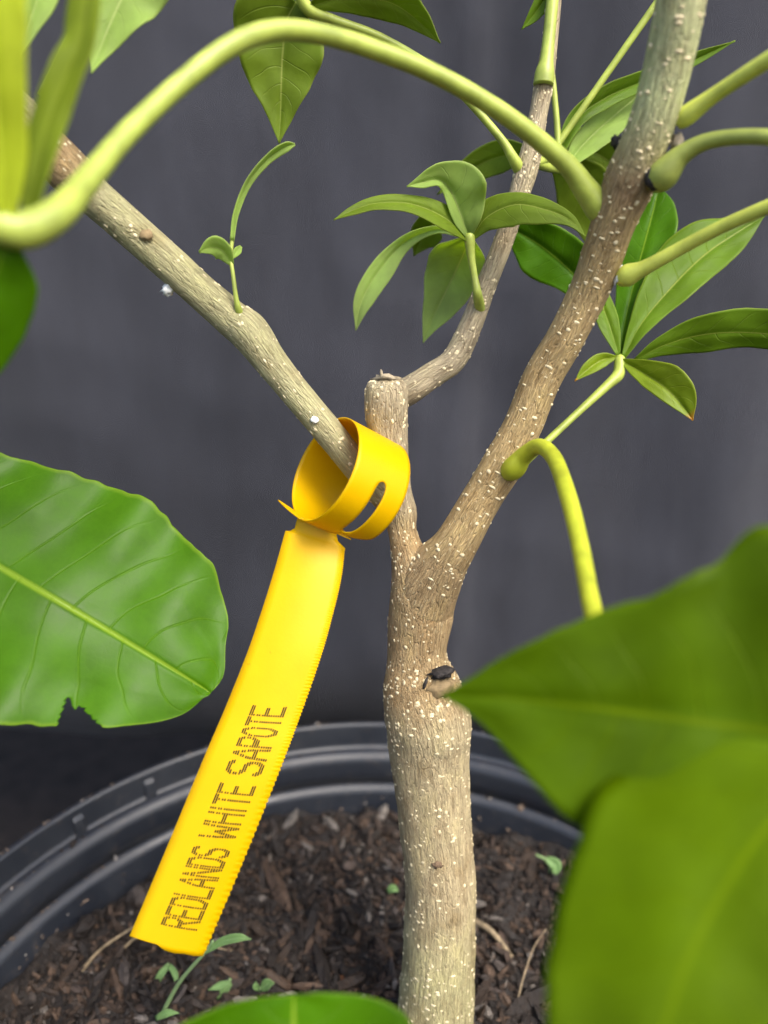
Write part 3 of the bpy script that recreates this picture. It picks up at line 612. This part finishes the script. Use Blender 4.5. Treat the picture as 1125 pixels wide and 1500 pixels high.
# ------------------------------------------------------------------ yellow tag
tg = empty('plant_tag', PD(470, 700, .184)); tag(tg, 'yellow plastic name tag looped round the left branch, printed REDLANDS WHITE SAPOTE', 'plant tag')
def dtag(f): return .1835 - .0205 * f
EL = [(418, 778), (403, 832), (385, 890), (362, 957), (330, 1037), (298, 1112), (245, 1240), (190, 1371)]
ER = [(506, 803), (500, 850), (487, 905), (470, 965), (442, 1045), (412, 1125), (360, 1255), (301, 1395)]
rows = catmull([(a[0], a[1], b[0], b[1], i / 7) for i, (a, b) in enumerate(zip(EL, ER))], 24)
def tail_pos(fi, s):             # fi 0..len(rows)-1 (float), s 0..1 across
    i = max(0, min(len(rows) - 2, int(fi))); f = fi - i
    r = [a + (b - a) * f for a, b in zip(rows[i], rows[i + 1])]
    d = dtag(r[4]); a, b = PD(r[0], r[1], d), PD(r[2], r[3], d + 0.0008)
    return a.lerp(b, s) - FWD * (0.0009 * math.sin(math.pi * s))
V = []; Fc = []; NS = 9
neck = [((436, 759), (497, 764)), ((434, 765), (496, 773)), ((432, 774), (493, 784)), ((425, 778), (495, 793))]
for a, b in neck:
    for k in range(NS):
        f = k / (NS - 1); V.append(PD(*a, .1840).lerp(PD(*b, .1845), f) - FWD * (0.0009 * math.sin(math.pi * f)))
SUB = 4
for i in range((len(rows) - 1) * SUB + 1):
    for k in range(NS):
        s = k / (NS - 1)
        if k == NS - 1: s = 1.0 - 0.015 * abs((i % 6) - 3) / 3 + 0.010 * noise.noise(Vector((i * 0.7, 0, 0)))
        p = tail_pos(i / SUB, s)
        if i == (len(rows) - 1) * SUB and k > 3: p = p + (tail_pos(len(rows) - 1, .5) - tail_pos(len(rows) - 3, .5)).normalized() * (0.0008 + 0.0002 * (k % 2))
        V.append(p)
for i in range(len(V) // NS - 1):
    for k in range(NS - 1): a = i * NS + k; Fc.append((a, a + 1, a + NS + 1, a + NS))
o = mesh_obj('tag_tail', V, Fc, M_TAG, tg); mo = o.modifiers.new('t', 'SOLIDIFY'); mo.thickness = 0.0003; mo.offset = 0
tail = o
# lettering: scan lines running along the tag, as a dot printer leaves them
GL = {'R': [[(0, 0), (0, 1), (.7, 1), (1, .86), (1, .64), (.7, .5), (0, .5)], [(.45, .5), (1, 0)]], 'E': [[(1, 0), (0, 0), (0, 1), (1, 1)], [(0, .5), (.8, .5)]],
      'D': [[(0, 0), (0, 1), (.6, 1), (1, .75), (1, .25), (.6, 0), (0, 0)]], 'L': [[(0, 1), (0, 0), (1, 0)]], 'A': [[(0, 0), (.12, .55), (.5, 1), (.88, .55), (1, 0)], [(.1, .36), (.9, .36)]],
      'N': [[(0, 0), (0, 1), (1, 0), (1, 1)]], 'S': [[(0, .15), (.3, 0), (.7, 0), (1, .18), (1, .38), (.7, .5), (.3, .52), (0, .65), (0, .84), (.3, 1), (.7, 1), (1, .87)]],
      'W': [[(0, 1), (.15, 0), (.5, .6), (.85, 0), (1, 1)]], 'H': [[(0, 0), (0, 1)], [(1, 0), (1, 1)], [(0, .5), (1, .5)]], 'I': [[(.5, 0), (.5, 1)]], 'T': [[(0, 1), (1, 1)], [(.5, 0), (.5, 1)]],
      'P': [[(0, 0), (0, 1), (.7, 1), (1, .86), (1, .62), (.7, .47), (0, .47)]], 'O': [[(.35, 0), (.65, 0), (1, .25), (1, .75), (.65, 1), (.35, 1), (0, .75), (0, .25), (.35, 0)]]}
SCAN = [0, .065, .13, .20, .27, .345, .41, .475, .54, .605, .70, .77, .87, .935, 1.0]
def seg_d(px, py, a, b):
    ax, ay = a; bx, by = b; dx, dy = bx - ax, by - ay; t = max(0, min(1, ((px - ax) * dx + (py - ay) * dy) / (dx * dx + dy * dy)))
    return math.hypot(px - ax - t * dx, py - ay - t * dy)
def row_of_y(y):
    for i in range(len(rows) - 1):
        y0 = rows[i][1] * 0.5 + rows[i][3] * 0.5; y1 = rows[i + 1][1] * 0.5 + rows[i + 1][3] * 0.5
        if y0 <= y <= y1: return i + (y - y0) / (y1 - y0)
    return len(rows) - 1.0
V = []; Fc = []
def word(txt, ya, yb):
    f0, f1 = row_of_y(ya), row_of_y(yb); ws = [{'I': 0.55, 'W': 1.25}.get(c, 1.0) for c in txt]; tw = sum(ws); acc = 0.0
    for ch, wc in zip(txt, ws):
        lo, wd = (acc + 0.12) / tw, (wc - 0.24) / tw; acc += wc; ax = 0.92 * (wc - 0.24)
        for yv in SCAN:
            runs = []; cur = None; K = 60
            for q in range(K + 1):
                x = -0.2 + 1.4 * q / K
                ins = min(seg_d(x * ax, yv * 1.0, (a[0] * ax, a[1]), (b[0] * ax, b[1])) for pl in GL[ch] for a, b in zip(pl, pl[1:])) < 0.085
                if ins and cur is None: cur = x
                if (not ins or q == K) and cur is not None: runs.append((cur, x)); cur = None
            for x0, x1 in runs:
                n0 = len(V); h = 0.0220
                for xx, vv in ((x0, yv - h), (x1, yv - h), (x1, yv + h), (x0, yv + h)):
                    fi = f0 + (f1 - f0) * (lo + wd * xx); fr = rows[int(min(fi, len(rows) - 1))][4]
                    sfr = (0.775 - vv * (0.40 + 0.05 * fr))
                    p = tail_pos(fi, sfr); V.append(p + (CAM - p).normalized() * 0.00024)
                Fc.append((n0, n0 + 1, n0 + 2, n0 + 3))
word('REDLANDS', 1356, 1238); word('WHITE', 1226, 1146); word('SAPOTE', 1134, 1032)
mesh_obj('lettering', V, Fc, M_INK, tail, smooth=False)
# loop round the branch
def cv(x, y, z): return RIGHT * x + UP * y - FWD * z      # camera-like axes, z towards the viewer
AX = cv(.785, -.364, -.50).normalized(); E1 = cv(-.42, -.906, 0); E1 = (E1 - AX * E1.dot(AX)).normalized(); E2 = AX.cross(E1)
if E2.dot(FWD) < 0: E2 = -E2
LC = PD(474, 686, .1800); LW = 0.0150
def loop_pt(ph, w):
    r = 0.0131 + 0.0003 * (ph / 360) ; a = R(ph)
    return LC + (E1 * math.cos(a) + E2 * math.sin(a) * 1.13) * r + AX * (w * LW)
V = []; Fc = []
def strip(fl, fh, p0, p1, n, kk=8):
    b0 = len(V)
    for i in range(n + 1):
        ph = p0 + (p1 - p0) * i / n; a, b = fl(ph), fh(ph)
        for k in range(kk + 1): V.append(loop_pt(ph, a + (b - a) * k / kk))
    for i in range(n):
        for k in range(kk): q = b0 + i * (kk + 1) + k; Fc.append((q, q + 1, q + kk + 2, q + kk + 1))
S0, S1 = 258.0, 331.0
def slit(ph):
    t = (ph - (S0 + S1) / 2) / ((S1 - S0) / 2)
    return 0.095 * max(0, 1 - abs(t) ** 7) ** 0.5 if abs(t) < 1 else 0.0
strip(lambda p: 0.0, lambda p: 0.55 - slit(p), 0, 360, 240)
strip(lambda p: 0.55 + slit(p), lambda p: 1.0 - (0.25 * max(0, (p - 318) / 18) ** 2), 0, 336, 224)
n0 = len(V)
o = mesh_obj('loop', V, Fc, M_TAG, tg)
bm = bmesh.new(); bm.from_mesh(o.data); bmesh.ops.remove_doubles(bm, verts=bm.verts, dist=2e-6); bm.to_mesh(o.data); bm.free()
mo = o.modifiers.new('t', 'SOLIDIFY'); mo.thickness = 0.0003; mo.offset = 0
V = []; Fc = []; n = 14
for i in range(n + 1):
    t = i / n; base_a, base_b = loop_pt(360, 0.0), loop_pt(360, 0.55)
    tipv = E2 * (0.0060 * t) + (UP * 0.0028 - RIGHT * 0.0040) * t - E1 * (0.0008 * t * t); wa, wb = 0.05 * t, 1 - 0.92 * t ** 1.3
    for k in range(5):
        V.append(base_a.lerp(base_b, wa + (wb - wa) * k / 4) + tipv)
for i in range(n):
    for k in range(4): q = i * 5 + k; Fc.append((q, q + 1, q + 6, q + 5))
o = mesh_obj('strap_tip', V, Fc, M_TAG, tg); mo = o.modifiers.new('t', 'SOLIDIFY'); mo.thickness = 0.0003; mo.offset = 0

# ------------------------------------------------------------------ seedlings and straws on the soil
def ground_px(px, py, up=0.0):
    p = soil_at(px, py); return p + Vector((0, 0, up))
def path_tube(name, pts, rad, mat, parent=None, m=7):
    S = catmull([tuple(p) for p in pts], 6); P = [Vector(q) for q in S]; T, N = frames(P); V = []; Fc = []
    for i, p in enumerate(P):
        b = T[i].cross(N[i]); r = rad * (1 - 0.5 * i / len(P))
        for k in range(m): a = 2 * math.pi * k / m; V.append(p + (N[i] * math.cos(a) + b * math.sin(a)) * r)
    for i in range(len(P) - 1):
        for k in range(m): a, b = i * m + k, i * m + (k + 1) % m; Fc.append((a, b, b + m, a + m))
    Fc.append(tuple(reversed(range(m)))); Fc.append(tuple((len(P) - 1) * m + k for k in range(m)))
    return mesh_obj(name, V, Fc, mat, parent)
def depth_of(p): return (p - CAM).dot(FWD)
def seedling(base_px, stems, leaves, label):
    b = soil_at(*base_px); d = depth_of(b); t = empty('weed_seedling', b); tag(t, label, 'seedling')
    for pts in stems: path_tube('stem', [b - Vector((0, 0, .001))] + [PD(x, y, d - k) for x, y, k in pts], 0.00075, M_WEED, t)
    for st in leaves: leaflet([(x, y, d - k, a, b_) for x, y, k, a, b_ in st], M_WEED, t, 15, 15, nu=5, nv=3, name='leaf')
seedling((232, 1492), [[(262, 1440, .004), (300, 1395, .008), (312, 1378, .010)]], [[(300, 1396, .008, 2, 2), (325, 1380, .009, 6, 5), (350, 1374, .010, 6, 5), (368, 1376, .010, 0, 0)], [(228, 1492, .002, 3, 3), (245, 1484, .003, 5, 5), (262, 1484, .003, 0, 0)]],
         'thin green grass seedling leaning past the tag\'s lower end')
seedling((245, 1418), [[(246, 1412, .002)]], [[(246, 1414, .002, 3, 3), (234, 1430, .004, 5, 5), (224, 1456, .005, 0, 0)], [(248, 1414, .002, 3, 3), (257, 1428, .004, 4, 4), (258, 1446, .005, 0, 0)]],
         'pale two-leaved seedling drooping on the soil below the tag')
seedling((335, 1440), [[(337, 1434, .002)]], [[(338, 1440, .002, 3, 3), (326, 1455, .003, 6, 5), (315, 1474, .004, 0, 0)], [(338, 1438, .002, 2, 2), (322, 1444, .003, 5, 5), (305, 1450, .004, 0, 0)]],
         'small curled seedling beside the leaf at the pot\'s front')
seedling((380, 1450), [[(382, 1446, .002)]], [[(382, 1450, .002, 3, 3), (392, 1442, .003, 8, 7), (402, 1440, .004, 0, 0)], [(379, 1450, .002, 2, 2), (375, 1444, .003, 5, 4), (375, 1438, .003, 0, 0)]],
         'tiny round-leaved pale seedling on the soil between tag and trunk')
seedling((808, 1282), [[(803, 1262, .003), (785, 1252, .004)]], [[(800, 1258, .003, 4, 4), (814, 1268, .004, 9, 8), (812, 1284, .005, 0, 0)]], 'hooked pale green sprout on the soil, on the trunk\'s side away from the tag')
seedling((572, 1308), [[(574, 1302, .002)]], [[(568, 1306, .002, 3, 3), (576, 1302, .003, 6, 5), (584, 1306, .003, 0, 0)]], 'tiny green sprout beside the trunk on the tag\'s side')
def straw(pts, rad, label):
    o = path_tube('straw', [ground_px(x, y, u) for x, y, u in pts], rad, M_STRAW); tag(o, label, 'straw')
straw([(755, 1478, .0), (766, 1450, .006), (780, 1418, .009), (797, 1402, .012)], 0.00035, 'thin pale rootlet curving up from the soil across the trunk from the tag')
straw([(120, 1425, .001), (150, 1400, .003), (190, 1376, .004), (220, 1360, .004)], 0.0006, 'grey dry stem running under the tag\'s cut end')
straw([(150, 1424, .001), (180, 1402, .003), (205, 1385, .004), (240, 1380, .003), (290, 1392, .003), (340, 1396, .001)], 0.0006, 'brown dry stem bowed beneath the tag\'s lower edge')
straw([(690, 1350, .001), (720, 1375, .003), (750, 1405, .001)], 0.0013, 'thick brown twig lying on the soil, on the trunk\'s side away from the tag')
